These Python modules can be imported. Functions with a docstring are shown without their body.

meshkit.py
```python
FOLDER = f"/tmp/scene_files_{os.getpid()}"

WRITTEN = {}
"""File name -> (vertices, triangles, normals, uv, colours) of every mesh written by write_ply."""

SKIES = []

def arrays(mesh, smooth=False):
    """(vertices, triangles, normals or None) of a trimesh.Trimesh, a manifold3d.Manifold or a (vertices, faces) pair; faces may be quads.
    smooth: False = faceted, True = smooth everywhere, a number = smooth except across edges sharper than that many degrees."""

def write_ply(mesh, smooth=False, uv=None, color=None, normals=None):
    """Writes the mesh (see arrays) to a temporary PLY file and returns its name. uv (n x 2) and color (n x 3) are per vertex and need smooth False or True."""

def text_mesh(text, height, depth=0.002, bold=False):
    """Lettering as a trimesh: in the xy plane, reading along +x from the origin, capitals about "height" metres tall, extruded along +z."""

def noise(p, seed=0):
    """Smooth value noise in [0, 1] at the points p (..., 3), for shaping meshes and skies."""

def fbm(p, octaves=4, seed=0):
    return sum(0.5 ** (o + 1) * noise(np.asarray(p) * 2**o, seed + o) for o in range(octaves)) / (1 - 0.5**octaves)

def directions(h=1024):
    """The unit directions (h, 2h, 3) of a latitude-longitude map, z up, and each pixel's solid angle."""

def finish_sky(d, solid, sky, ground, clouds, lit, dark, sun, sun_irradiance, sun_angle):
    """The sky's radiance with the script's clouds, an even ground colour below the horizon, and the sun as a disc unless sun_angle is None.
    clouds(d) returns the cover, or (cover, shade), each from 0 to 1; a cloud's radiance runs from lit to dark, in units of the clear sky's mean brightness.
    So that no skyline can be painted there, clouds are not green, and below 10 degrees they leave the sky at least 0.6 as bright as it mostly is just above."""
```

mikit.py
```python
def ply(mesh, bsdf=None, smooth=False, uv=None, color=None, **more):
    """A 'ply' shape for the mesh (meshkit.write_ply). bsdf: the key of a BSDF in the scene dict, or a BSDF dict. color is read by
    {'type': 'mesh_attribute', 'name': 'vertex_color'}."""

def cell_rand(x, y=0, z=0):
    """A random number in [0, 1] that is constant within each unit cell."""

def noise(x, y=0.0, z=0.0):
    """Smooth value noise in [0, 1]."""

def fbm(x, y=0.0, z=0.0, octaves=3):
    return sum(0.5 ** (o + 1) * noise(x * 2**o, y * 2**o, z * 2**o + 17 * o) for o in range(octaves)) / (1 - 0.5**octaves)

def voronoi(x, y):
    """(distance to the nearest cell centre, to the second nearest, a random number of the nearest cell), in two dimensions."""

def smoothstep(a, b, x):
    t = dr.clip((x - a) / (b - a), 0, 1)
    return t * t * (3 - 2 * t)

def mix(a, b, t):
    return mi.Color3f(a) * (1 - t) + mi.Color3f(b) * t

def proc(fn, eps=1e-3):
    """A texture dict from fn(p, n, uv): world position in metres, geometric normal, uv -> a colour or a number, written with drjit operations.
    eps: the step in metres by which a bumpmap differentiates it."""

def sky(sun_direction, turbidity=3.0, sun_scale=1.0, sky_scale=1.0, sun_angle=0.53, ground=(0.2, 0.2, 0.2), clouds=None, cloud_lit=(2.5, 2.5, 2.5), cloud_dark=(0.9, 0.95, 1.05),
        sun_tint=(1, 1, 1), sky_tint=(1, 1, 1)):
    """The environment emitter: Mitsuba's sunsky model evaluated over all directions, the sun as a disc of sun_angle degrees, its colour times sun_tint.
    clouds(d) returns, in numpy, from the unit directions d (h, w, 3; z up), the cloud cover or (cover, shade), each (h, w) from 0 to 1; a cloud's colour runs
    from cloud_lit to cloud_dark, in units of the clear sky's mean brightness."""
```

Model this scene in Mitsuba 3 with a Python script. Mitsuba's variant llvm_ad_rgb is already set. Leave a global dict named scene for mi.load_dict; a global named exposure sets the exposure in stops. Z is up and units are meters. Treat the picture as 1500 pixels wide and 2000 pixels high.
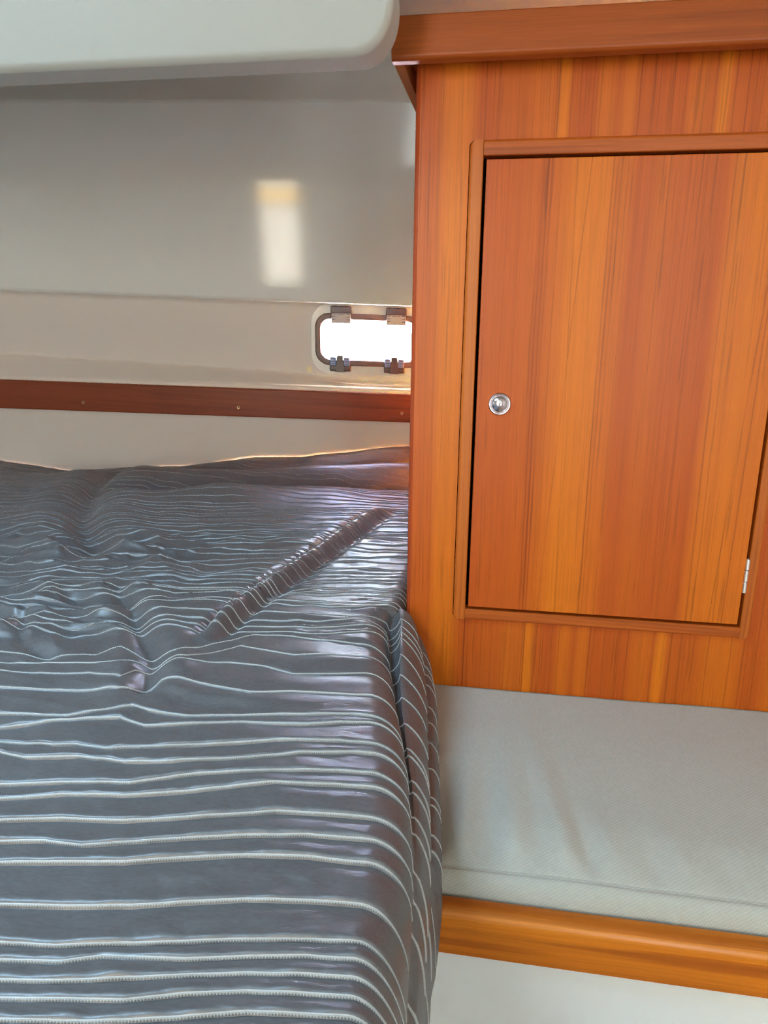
import math, random
import numpy as np
import trimesh
import drjit as dr
import mitsuba as mi
import mikit, meshkit
from mikit import noise, fbm, smoothstep, mix

T = mi.ScalarTransform4f
scene, labels = {}, {}

# ---------------------------------------------------------------- camera, sky, exposure
EYE = np.array([0.0, 0.0, 1.15])
FWD, UP = np.array([-0.1502, 0.9566, -0.2496]), np.array([-0.0488, 0.2450, 0.9683])
scene['camera'] = {'type': 'perspective', 'fov': 56.63, 'fov_axis': 'x', 'near_clip': 0.02, 'far_clip': 500.0,
                   'to_world': T().look_at(origin=EYE.tolist(), target=(EYE + FWD).tolist(), up=UP.tolist())}
exposure = 0.5


def cloud_cover(d):
    n = meshkit.fbm(d * 3.0 + 5.0, 4, 3)
    return np.clip(0.45 + 1.4 * (n - 0.5), 0, 1), np.clip(0.35 + 1.2 * (meshkit.fbm(d * 6.0 + 9.0, 3, 8) - 0.5), 0, 1)


# overcast bright sky over the marina, seen only through the openings of the cabin
scene['sky'] = mikit.sky((-0.72, 0.64, 0.20), turbidity=3.0, sun_scale=420.0, sky_scale=560.0, sky_tint=(0.84, 0.90, 1.36), sun_angle=4.0, ground=(0.55, 0.55, 0.52),
                         clouds=cloud_cover, cloud_lit=(1.6, 1.85, 2.6), cloud_dark=(0.8, 0.95, 1.4))
# E: daylight panes (lit windows) of the hatch and the cabin door, and an added fill pane
HATCH_LIGHT, DOOR_LIGHT, FILL_LIGHT = (7.0, 11.6, 16.0), (14.5, 13.4, 11.2), (5.6, 6.4, 6.4)

# ---------------------------------------------------------------- helpers


def numbered(key):
    if key not in scene:
        return key
    n = 1
    while f'{key}_{n:03d}' in scene:
        n += 1
    return f'{key}_{n:03d}'


def obj(name, mesh, bsdf, parent=None, smooth=30, label=None, **more):
    key = numbered(f'{parent}__{name}' if parent else name)
    scene[key] = mikit.ply(mesh, bsdf, smooth=smooth, **more)
    if label:
        labels[key] = {'label': label}
    return key


def tag(key, label, cat, group=None, kind=None):
    labels[key] = {'label': label, 'category': cat}
    if group:
        labels[key]['group'] = group
    if kind:
        labels[key]['kind'] = kind


def cat(*ms):
    return trimesh.util.concatenate([m for m in ms])


def rbox(x0, x1, y0, y1, z0, z1, r=0.002, n=3):
    """A box with rounded edges."""
    if r <= 0:
        return trimesh.creation.box(bounds=[[x0, y0, z0], [x1, y1, z1]])
    a = np.linspace(0, math.pi / 2, n)
    pts = []
    for th in a:
        for ph in a:
            pts.append([math.cos(th) * math.cos(ph), math.cos(th) * math.sin(ph), math.sin(th)])
    pts = np.array(pts) * r
    out = []
    for sx in (-1, 1):
        for sy in (-1, 1):
            for sz in (-1, 1):
                c = np.array([x1 - r if sx > 0 else x0 + r, y1 - r if sy > 0 else y0 + r, z1 - r if sz > 0 else z0 + r])
                out.append(c + pts * [sx, sy, sz])
    return trimesh.convex.convex_hull(np.vstack(out))


def rrect(x0, x1, z0, z1, radii, n=10, e=0.0):
    """Rounded rectangle outline, counter-clockwise from lower left; radii: ll, lr, ur, ul; e insets it."""
    x0, x1, z0, z1 = x0 + e, x1 - e, z0 + e, z1 - e
    out = []
    for (cx, cz, a0), r in zip(((x0, z0, 180), (x1, z0, 270), (x1, z1, 0), (x0, z1, 90)), radii):
        r = max(r - e, 1e-4)
        sx, sz = (1 if cx == x0 else -1), (1 if cz == z0 else -1)
        for k in range(n + 1):
            t = math.radians(a0 + 90 * k / n)
            out.append((cx + sx * r + r * math.cos(t), cz + sz * r + r * math.sin(t)))
    return np.array(out)


def loft(rings, cap0=True, cap1=True, closed=False):
    """Skin over rings with equal point counts."""
    rings = [np.asarray(r, float) for r in rings]
    n, v, f = len(rings[0]), np.vstack(rings), []
    m = len(rings)
    for a in range(m if closed else m - 1):
        b = (a + 1) % m
        for i in range(n):
            j = (i + 1) % n
            f += [[a * n + i, a * n + j, b * n + j], [a * n + i, b * n + j, b * n + i]]
    if not closed:
        if cap0:
            v = np.vstack([v, rings[0].mean(0)])
            f += [[len(v) - 1, (i + 1) % n, i] for i in range(n)]
        if cap1:
            v = np.vstack([v, rings[-1].mean(0)])
            f += [[len(v) - 1, (m - 1) * n + i, (m - 1) * n + (i + 1) % n] for i in range(n)]
    mesh = trimesh.Trimesh(v, f, process=False)
    if mesh.is_watertight and mesh.volume < 0:
        mesh.invert()
    return mesh


def grid(P):
    """A sheet from an array of points (rows, columns, 3)."""
    r, c = P.shape[:2]
    i = np.arange(r * c).reshape(r, c)
    f = np.vstack([np.stack([i[:-1, :-1], i[:-1, 1:], i[1:, 1:]], -1).reshape(-1, 3), np.stack([i[:-1, :-1], i[1:, 1:], i[1:, :-1]], -1).reshape(-1, 3)])
    return trimesh.Trimesh(P.reshape(-1, 3), f, process=False)


def lathe(profile, centre, axis=(0, -1, 0), n=40):
    """profile: (radius, height along the axis)."""
    m = trimesh.creation.revolve(np.array(profile, float), sections=n)
    m.apply_transform(trimesh.geometry.align_vectors([0, 0, 1], axis))
    m.apply_translation(centre)
    if m.is_watertight and m.volume < 0:
        m.invert()
    return m


# ---------------------------------------------------------------- materials
def veneer(bands, lines, warp=0.004, seed=0.0, axis='z', lo=(0.38, 0.060, 0.006), hi=(0.60, 0.155, 0.005)):
    """Teak veneer: tone bands across the grain (position, width, tone), dark growth lines (position, slope, width, strength), fine pores."""
    def fn(p, n, uv):
        c, l = (p.x, p.z) if axis == 'z' else (p.z, p.x)
        w = c + warp * (fbm(l * 1.7, c * 6.0, seed, 2) - 0.5) + 0.0006 * (noise(l * 40.0, c * 120.0, seed) - 0.5)
        t = 0.16 + 0.34 * (fbm(w * 26.0, l * 0.4, seed + 3.0, 2) - 0.5) + 0.10 * (noise(w * 180.0, l * 1.2, seed + 5.0) - 0.5)
        for b0, bw, tone in bands:
            t = t + tone * dr.exp(-dr.square(dr.abs((w - b0) / bw)) * dr.square((w - b0) / bw))
        col = mix(lo, hi, dr.clip(t, 0, 1.15))
        fib = noise(w * 1500.0, l * 22.0, seed + 7.0)
        col = col * (0.92 + 0.16 * fib)
        pore = smoothstep(0.70, 0.9, noise(w * 620.0, l * 9.0, seed + 11.0)) * smoothstep(0.35, 0.7, noise(w * 60.0, l * 0.8, seed + 2.0))
        col = col * (1 - 0.26 * pore)
        flake = smoothstep(0.72, 0.86, noise(w * 160.0, l * 2.2, seed + 21.0))
        col = col * (1 - 0.07 * flake)
        dark = mi.Float(0)
        for x0, s, lw, a in lines:
            d = (w - x0 - s * (l - 1.0)) / lw
            dark = dr.maximum(dark, a * dr.exp(-d * d))
        dark = dark * (0.55 + 0.45 * smoothstep(0.3, 0.6, noise(l * 6.0, w * 90.0, seed)))
        return col * (mi.Color3f(1) - mi.Color3f(0.62, 0.74, 0.8) * dark)
    return mikit.proc(fn)


def solid_wood(base, deep, axis='x', seed=0.0, f=1.0, amount=1.0):
    def fn(p, n, uv):
        if axis == 'x':
            c, l, o = p.z, p.x, p.y
        elif axis == 'y':
            c, l, o = p.z, p.y, p.x
        else:
            c, l, o = p.x, p.z, p.y
        w = c + 0.012 * (fbm(l * 2.2 * f, c * 9.0, seed, 2) - 0.5) + 0.35 * o
        t = fbm(w * 120.0 * f, l * 1.3, seed + 1.0, 3)
        s = smoothstep(0.55, 0.8, noise(w * 300.0 * f, l * 4.0, seed + 4.0))
        fib = noise(w * 1400.0, l * 25.0, seed + 7.0)
        return mix(base, deep, dr.clip(amount * (0.9 * (t - 0.3) + 0.45 * s), 0, 1)) * (0.9 + 0.2 * fib)
    return mikit.proc(fn)


def coat(color, rough=0.38, clear=0.08, cr=0.6, spec=0.24):
    return {'type': 'principled', 'base_color': color, 'roughness': rough, 'specular': spec, 'clearcoat': clear, 'clearcoat_gloss': cr}


def rgb(*c):
    return {'type': 'rgb', 'value': list(c)}


DOOR_BANDS = [(0.108, 0.034, 0.62), (0.153, 0.010, 0.20), (0.062, 0.012, 0.15), (0.345, 0.045, 0.50), (0.292, 0.012, 0.28), (0.20, 0.012, 0.12)]
DOOR_LINES = [(0.0465, 0.0, 0.0007, 0.55), (0.0520, 0.0, 0.0011, 0.75), (0.0565, 0.0, 0.0008, 0.6), (0.0685, 0.0, 0.0006, 0.35), (0.1345, 0.0, 0.0009, 0.75), (0.1395, 0.002, 0.0008, 0.6),
              (0.1455, 0.0, 0.0006, 0.4), (0.0875, 0.053, 0.0006, 0.62), (0.0950, -0.018, 0.0006, 0.55), (0.158, 0.004, 0.0005, 0.4), (0.288, -0.010, 0.0010, 0.55),
              (0.2975, -0.006, 0.0007, 0.5), (0.3335, 0.040, 0.0007, 0.62), (0.3440, 0.012, 0.0007, 0.6), (0.226, 0.01, 0.0005, 0.3), (0.249, 0.006, 0.0005, 0.3), (0.018, 0.0, 0.0005, 0.3), (0.0, 0.004, 0.0005, 0.3)]
FACE_BANDS = [(-0.070, 0.022, 0.50), (0.065, 0.008, 0.62), (0.119, 0.012, 0.34), (0.146, 0.010, 0.30), (0.232, 0.016, 0.22), (0.262, 0.008, 0.60), (0.040, 0.016, 0.20), (0.35, 0.03, 0.4), (0.44, 0.03, 0.4), (0.56, 0.04, 0.4)]
FACE_LINES = [(-0.0345, 0.0, 0.0009, 0.85), (-0.0935, 0.0, 0.0006, 0.45), (-0.050, 0.0, 0.0006, 0.4), (-0.042, 0.003, 0.0005, 0.4), (0.0585, 0.0, 0.0009, 0.7), (0.0555, 0.0, 0.0006, 0.5), (0.0745, 0.0, 0.0006, 0.4),
              (0.1012, 0.002, 0.0007, 0.65), (0.1115, 0.0, 0.0008, 0.7), (0.1585, 0.004, 0.0008, 0.75), (0.201, 0.0, 0.0006, 0.5), (0.2145, 0.002, 0.0007, 0.55), (0.2515, 0.0, 0.0008, 0.5), (0.276, -0.002, 0.0007, 0.6),
              (0.008, 0.0, 0.0005, 0.4), (0.026, 0.003, 0.0005, 0.35), (0.2905, 0.0, 0.0007, 0.6), (0.301, -0.004, 0.0006, 0.5), (0.330, 0.0, 0.0006, 0.5), (0.362, 0.0, 0.0007, 0.5), (0.381, 0.002, 0.0006, 0.5), (0.398, 0.0, 0.0006, 0.5)]
B = {
    'teak_door': coat(veneer(DOOR_BANDS, DOOR_LINES, seed=1.0)),
    'teak_face': coat(veneer(FACE_BANDS, FACE_LINES, warp=0.002, seed=13.0)),
    'teak_upright': coat(solid_wood((0.46, 0.115, 0.012), (0.30, 0.062, 0.008), 'z', 3.0)),
    'teak_level': coat(solid_wood((0.40, 0.088, 0.011), (0.26, 0.050, 0.007), 'x', 5.0)),
    'teak_fascia': coat(solid_wood((0.30, 0.064, 0.008), (0.21, 0.041, 0.006), 'x', 9.0, 0.5)),
    'teak_return': coat(solid_wood((0.40, 0.14, 0.04), (0.28, 0.08, 0.02), 'y', 9.0, 0.5), rough=0.8, clear=0.0, spec=0.1),
    'teak_edge': coat(solid_wood((0.34, 0.055, 0.012), (0.26, 0.04, 0.01), 'z', 15.0)),  # darker red carries the dark reflection along this rounded edge
    'teak_rail': coat(solid_wood((0.56, 0.175, 0.014), (0.30, 0.068, 0.008), 'x', 21.0, 0.55), rough=0.28, clear=0.5),
    'teak_strip': coat(solid_wood((0.22, 0.045, 0.012), (0.155, 0.029, 0.008), 'x', 27.0, 0.7), rough=0.4, clear=0.15),
    'gap_black': {'type': 'diffuse', 'reflectance': rgb(0.012, 0.006, 0.004)},
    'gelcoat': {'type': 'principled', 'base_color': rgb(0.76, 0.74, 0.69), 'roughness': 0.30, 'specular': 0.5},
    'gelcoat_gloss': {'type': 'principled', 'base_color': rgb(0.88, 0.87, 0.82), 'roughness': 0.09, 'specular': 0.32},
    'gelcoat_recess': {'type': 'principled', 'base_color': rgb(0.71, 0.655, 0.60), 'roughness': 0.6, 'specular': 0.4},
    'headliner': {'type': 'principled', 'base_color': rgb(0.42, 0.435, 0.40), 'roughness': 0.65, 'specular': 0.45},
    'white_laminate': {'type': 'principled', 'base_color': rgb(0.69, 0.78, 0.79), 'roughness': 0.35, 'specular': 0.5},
    'sole': coat(solid_wood((0.42, 0.16, 0.05), (0.2, 0.07, 0.02), 'y', 40.0)),
    'portlight_white': {'type': 'principled', 'base_color': rgb(0.84, 0.80, 0.74), 'roughness': 0.3, 'specular': 0.5},
    'portlight_dark': {'type': 'principled', 'base_color': rgb(0.13, 0.088, 0.072), 'roughness': 0.4, 'specular': 0.5},
    'latch_dark': {'type': 'principled', 'base_color': rgb(0.045, 0.038, 0.042), 'roughness': 0.35, 'specular': 0.5},
    'latch_pale': {'type': 'principled', 'base_color': rgb(0.46, 0.40, 0.42), 'roughness': 0.35, 'specular': 0.5},
    'latch_reflection_blue': {'type': 'principled', 'base_color': rgb(0.20, 0.30, 0.62), 'roughness': 0.3, 'specular': 0.5},  # blue stands in for what a chrome plate reflects
    'pane': {'type': 'thindielectric', 'int_ior': 1.49},
    'chrome': {'type': 'roughconductor', 'material': 'Cr', 'alpha': 0.06},
    'steel': {'type': 'roughconductor', 'material': 'Al', 'alpha': 0.18},
    'screw': {'type': 'principled', 'base_color': rgb(0.55, 0.40, 0.24), 'metallic': 0.8, 'roughness': 0.35},
    'screw_slot': {'type': 'diffuse', 'reflectance': rgb(0.06, 0.03, 0.02)},
    'mattress': {'type': 'diffuse', 'reflectance': rgb(0.5, 0.5, 0.48)},
    'label_paper': {'type': 'diffuse', 'reflectance': rgb(0.80, 0.74, 0.52)},
}


def satin(p, n, uv):
    streak = noise(p.x * 260.0, p.y * 900.0, p.z * 900.0)
    mott = fbm(p.x * 40.0, p.y * 60.0, p.z * 60.0, 3)
    return mi.Color3f(0.090, 0.093, 0.098) * (0.78 + 0.24 * streak + 0.22 * mott)


def satin_relief(p, n, uv):
    return 0.6 * noise(p.x * 700.0, p.y * 1500.0, p.z * 1500.0) + 0.9 * fbm(p.x * 160.0, p.y * 340.0, p.z * 340.0, 2)


def twill(p, n, uv):
    a, b = (p.x + 0.55 * p.y + 0.55 * p.z) * 900.0, (p.x - 1.2 * p.y - 1.2 * p.z) * 520.0
    t = 0.5 + 0.25 * dr.sin(a * 2.0) + 0.25 * dr.sin(b * 2.0)
    return mi.Color3f(0.40, 0.403, 0.352) * (0.84 + 0.22 * t + 0.08 * noise(p.x * 300.0, p.y * 300.0, p.z * 300.0))


def twill_relief(p, n, uv):
    return 0.5 * dr.sin((p.x + 0.55 * p.y + 0.55 * p.z) * 1800.0) + 0.5 * dr.sin((p.x - 1.2 * p.y - 1.2 * p.z) * 1040.0)


B['satin'] = {'type': 'twosided', 'bsdf': {'type': 'bumpmap', 'arbitrary': mikit.proc(satin_relief, 4e-4), 'scale': 0.00012,
              'bsdf': {'type': 'principled', 'base_color': mikit.proc(satin), 'roughness': 0.44, 'metallic': 0.18, 'specular': 1.0, 'sheen': 0.15}}}
B['thread'] = {'type': 'principled', 'base_color': rgb(0.36, 0.38, 0.38), 'roughness': 0.45, 'specular': 0.5}
B['cushion_fabric'] = {'type': 'bumpmap', 'arbitrary': mikit.proc(twill_relief, 3e-4), 'scale': 0.00016,
                       'bsdf': {'type': 'principled', 'base_color': mikit.proc(twill), 'roughness': 0.75, 'specular': 0.25, 'sheen': 0.2}}
B['cushion_thread'] = {'type': 'diffuse', 'reflectance': rgb(0.36, 0.36, 0.34)}
for k, v in B.items():
    if v['type'] in ('principled', 'diffuse', 'roughconductor', 'bumpmap') and k not in ('pane',):
        v = {'type': 'twosided', 'bsdf': v}
    scene[k] = v

# ---------------------------------------------------------------- setting
WA = math.radians(10.0)
WT, WN = np.array([math.cos(WA), math.sin(WA), 0.0]), np.array([math.sin(WA), -math.cos(WA), 0.0])   # along the hull, into the cabin
W0 = np.array([-0.8, 2.25, 0.0])


def hull(u, w, z):
    """Point at u along the hull wall, w in front of it, height z."""
    u, w, z = np.broadcast_arrays(np.asarray(u, float), np.asarray(w, float), np.asarray(z, float))
    return W0 + u[..., None] * WT + w[..., None] * WN + z[..., None] * np.array([0, 0, 1.0])


def to_hull(mesh):
    """A mesh built in (u, z, w) brought to the hull wall."""
    v = np.array(mesh.vertices)
    return trimesh.Trimesh(hull(v[:, 0], v[:, 2], v[:, 1]), mesh.faces, process=False)


U0, U1 = -1.15, 1.75
us = np.linspace(U0, U1, 60)
# the portlight opening in (u, z)
PU, PZ = 0.386, 1.111       # middle of the portlight
PT = -0.027                 # it follows the sheer line: slope along u


def sheer(u):
    return -0.0275 * np.asarray(u, float)


def port_ring(hw, hh, r, n=10):
    q = rrect(-hw, hw, -hh, hh, [r] * 4, n)
    return np.stack([q[:, 0] + PU, q[:, 1] + PZ + PT * q[:, 0]], 1)


import shapely.geometry as sg
crease = lambda u: 1.0 + 0.060 * np.clip((0.35 - np.asarray(u)) / 1.1, 0, 1) - 0.016 * np.clip((np.asarray(u) - 0.1) / 0.3, 0, 1)
strip_hi = lambda u: 0.9615 + sheer(u)
strip_lo = lambda u: 0.8725 + sheer(u)
panel_lo = lambda u: 1.2295 - 0.028 * np.asarray(u, float)
outline = sg.Polygon([*[(u, float(crease(u))) for u in us], (U1, 1.62), (U0, 1.62)], [port_ring(0.160, 0.072, 0.040)])
recess = to_hull(trimesh.creation.extrude_polygon(outline, 0.03, engine='earcut').apply_translation([0, 0, -0.03]))
prof = [(0.0, 0.0), (0.0015, -0.003), (0.006, -0.008), (0.014, -0.014)]
rows = [hull(us, w, crease(us) + dz) for w, dz in prof] + [hull(us, 0.046, strip_hi(us) + 0.016), hull(us, 0.052, strip_hi(us) + 0.006), hull(us, 0.054, strip_hi(us) - 0.01), hull(us, 0.054, us * 0 + 0.3)]
ledge = grid(np.array(rows))
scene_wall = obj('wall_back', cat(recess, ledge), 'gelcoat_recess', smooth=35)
tag('wall_back', 'cream moulded hull side behind the bed with a recess for the portlight', 'wall', kind='structure')


def upper_panel():
    zb, zt = panel_lo(us), 1.7550 + 0.0145 * us
    lean = math.tan(math.radians(7.5))
    rows, n = [], 34
    rows.append(hull(us, 0.0, zb + 0.004))
    rows.append(hull(us, 0.080, zb + 0.000))
    for k in range(8):                                        # rounded lower edge
        t = math.radians(90 * k / 7)
        rows.append(hull(us, 0.088 + 0.012 * math.sin(t), zb + 0.012 * (1 - math.cos(t))))
    for k in range(1, n):                                     # the face
        f = k / n
        z = zb + 0.012 + (zt - 0.014 - zb - 0.012) * f
        bulge = 0.0030 * (meshkit.noise(np.stack([us * 5.0, us * 0 + f * 1.2, us * 0], -1), 4) - 0.5)
        rows.append(hull(us, 0.100 + (z - zb) * lean + bulge * math.sin(math.pi * f), z))
    wt = 0.100 + (zt - zb) * lean
    for k in range(9):                                        # bend at the top
        t = math.radians(4 + 30 * k / 8)
        rows.append(hull(us, wt - 0.030 * (1 - math.cos(t)), zt - 0.012 + 0.030 * math.sin(t)))
    rows.append(hull(us, wt - 0.05, zt + 0.075))
    rows.append(hull(us, wt - 0.10, us * 0 + 1.96))
    return grid(np.array(rows))


obj('upper_panel', upper_panel(), 'gelcoat_gloss', 'wall_back', smooth=50, label='glossy white moulded locker panel overhanging the portlight')

X0, X1, YB, ZC = -1.95, 0.80, -1.25, 1.95
obj('floor', rbox(X0 - .05, X1 + .05, YB - .05, 2.75, -0.04, 0.0, 0), 'sole', smooth=False)
tag('floor', 'varnished wooden cabin sole below the bench', 'floor', kind='structure')
# ceiling with an opening for the deck hatch
HX0, HX1, HY0, HY1 = -1.22, -0.52, -0.10, 0.46
ceil = cat(rbox(X0 - .05, HX0, YB - .05, 2.75, ZC, ZC + .04, 0), rbox(HX1, X1 + .05, YB - .05, 2.75, ZC, ZC + .04, 0), rbox(HX0, HX1, YB - .05, HY0, ZC, ZC + .04, 0), rbox(HX0, HX1, HY1, 2.75, ZC, ZC + .04, 0))
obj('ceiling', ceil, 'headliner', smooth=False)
tag('ceiling', 'white cabin headliner above the bed and cabinet', 'ceiling', kind='structure')
# the moulding that hangs down over the bed (underside of the cockpit seat), with a large radius at its lower right corner
bx = []
x_l, x_r, z_b, z_t = -1.94, -0.131, 1.4515, 1.949
for k in range(7):
    t = math.radians(90 * k / 6)
    e = 0.008 * (1 - math.sin(t))
    q = rrect(x_l, x_r, z_b, z_t, [0.004, 0.050, 0.004, 0.004], 14, e)
    bx.append(np.stack([q[:, 0], np.full(len(q), 0.90 + 0.008 * (1 - math.cos(t))), q[:, 1]], 1))
q = rrect(x_l, x_r, z_b, z_t, [0.004, 0.050, 0.004, 0.004], 14)
bx.append(np.stack([q[:, 0], np.full(len(q), 0.950), q[:, 1]], 1))
bx = [r_ - np.stack([r_[:, 0] * 0, 0.8 * (r_[:, 2] - z_b), r_[:, 0] * 0], 1) for r_ in bx]      # its face leans towards the cabin, overhanging
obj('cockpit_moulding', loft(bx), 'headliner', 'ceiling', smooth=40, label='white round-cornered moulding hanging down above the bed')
obj('wall_left', rbox(X0 - .04, X0, YB - .05, 2.75, 0, ZC, 0), 'gelcoat', smooth=False)
obj('wall_right', rbox(X1, X1 + .04, YB - .05, 2.75, 0, ZC, 0), 'gelcoat', smooth=False)
tag('wall_left', 'white side wall of the cabin left of the bed', 'wall', kind='structure')
tag('wall_right', 'white side wall of the cabin right of the cabinet', 'wall', kind='structure')
# bulkhead behind the camera, with the cabin door standing ajar on the left
DX0, DX1, DZ0, DZ1 = -0.62, -0.36, 0.62, 1.90
EX0, EX1 = 0.47, 0.77
rear = cat(rbox(X0, DX0, YB - .04, YB, 0, ZC, 0), rbox(DX1, EX0, YB - .04, YB, 0, ZC, 0), rbox(EX1, X1, YB - .04, YB, 0, ZC, 0), rbox(EX0, EX1, YB - .04, YB, 0, DZ0, 0), rbox(EX0, EX1, YB - .04, YB, DZ1, ZC, 0), rbox(DX0, DX1, YB - .04, YB, 0, DZ0, 0), rbox(DX0, DX1, YB - .04, YB, DZ1, ZC, 0))
obj('wall_front', rear, 'gelcoat', smooth=False)
tag('wall_front', 'white bulkhead behind the photographer', 'wall', kind='structure')
jamb = cat(rbox(DX0 - .04, DX0, YB - .05, YB + .012, DZ0, DZ1 + .04, .003), rbox(DX1, DX1 + .04, YB - .05, YB + .012, DZ0, DZ1 + .04, .003), rbox(DX0, DX1, YB - .05, YB + .012, DZ1, DZ1 + .04, .003))
obj('door_1', jamb, 'teak_upright')
tag('door_1', 'wooden frame of the narrow companionway opening behind the photographer', 'door', kind='structure')
panes = mi.ScalarTransform4f
for pz0, pz1, tone in ((DZ0, 1.095, (1, 1, 1)), (1.115, 1.215, (1.3, 0.85, 0.22)), (1.235, DZ1, (1.3, 1.3, 1.3))):   # amber band made up to give the yellow block mirrored in the panel
    sheet = np.array([[DX0, YB - .03, pz0], [DX1, YB - .03, pz0], [DX1, YB - .03, pz1], [DX0, YB - .03, pz1]])
    obj('emissive_pane', trimesh.Trimesh(sheet, [[0, 2, 1], [0, 3, 2]], process=False), 'white_laminate', 'door_1', smooth=False, emitter={'type': 'area', 'radiance': rgb(*[a * b for a, b in zip(DOOR_LIGHT, tone)])})
for pz in (1.105, 1.225):
    obj('added_bar', rbox(DX0, DX1, YB - .035, YB - .01, pz - .010, pz + .010, .002), 'white_laminate', 'door_1')  # bars added between the bands, only for the banded reflection
jamb = cat(rbox(EX0 - .04, EX0, YB - .05, YB + .012, DZ0, DZ1 + .04, .003), rbox(EX1, EX1 + .03, YB - .05, YB + .012, DZ0, DZ1 + .04, .003), rbox(EX0, EX1, YB - .05, YB + .012, DZ1, DZ1 + .04, .003))
obj('window_3', jamb, 'teak_upright')  # unseen window, added as fill light for the wall panel
tag('window_3', 'wooden frame of an unseen window added in the bulkhead to brighten the wall panel', 'window', kind='structure')
sheet = np.array([[EX0, YB - .03, DZ0], [EX1, YB - .03, DZ0], [EX1, YB - .03, DZ1], [EX0, YB - .03, DZ1]])
obj('emissive_pane', trimesh.Trimesh(sheet, [[0, 2, 1], [0, 3, 2]], process=False), 'white_laminate', 'window_3', smooth=False, emitter={'type': 'area', 'radiance': rgb(*FILL_LIGHT)})
# deck hatch
hr = []
for e, z in ((-0.03, ZC - .006), (-0.03, ZC - .016), (0.012, ZC - .016), (0.012, ZC + .03)):
    q = rrect(HX0, HX1, HY0, HY1, [0.06] * 4, 10, e)
    hr.append(np.stack([q[:, 0], q[:, 1], np.full(len(q), z)], 1))
obj('window_2', loft(hr, False, False), 'portlight_white', smooth=40)
tag('window_2', 'deck hatch in the headliner above the photographer', 'window', kind='structure')
q = rrect(HX0, HX1, HY0, HY1, [0.06] * 4, 10, 0.01)
v = np.vstack([np.stack([q[:, 0], q[:, 1], np.full(len(q), ZC + .02)], 1), [[(HX0 + HX1) / 2, (HY0 + HY1) / 2, ZC + .02]]])
pf = [[len(q), (i + 1) % len(q), i] for i in range(len(q))]
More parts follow.
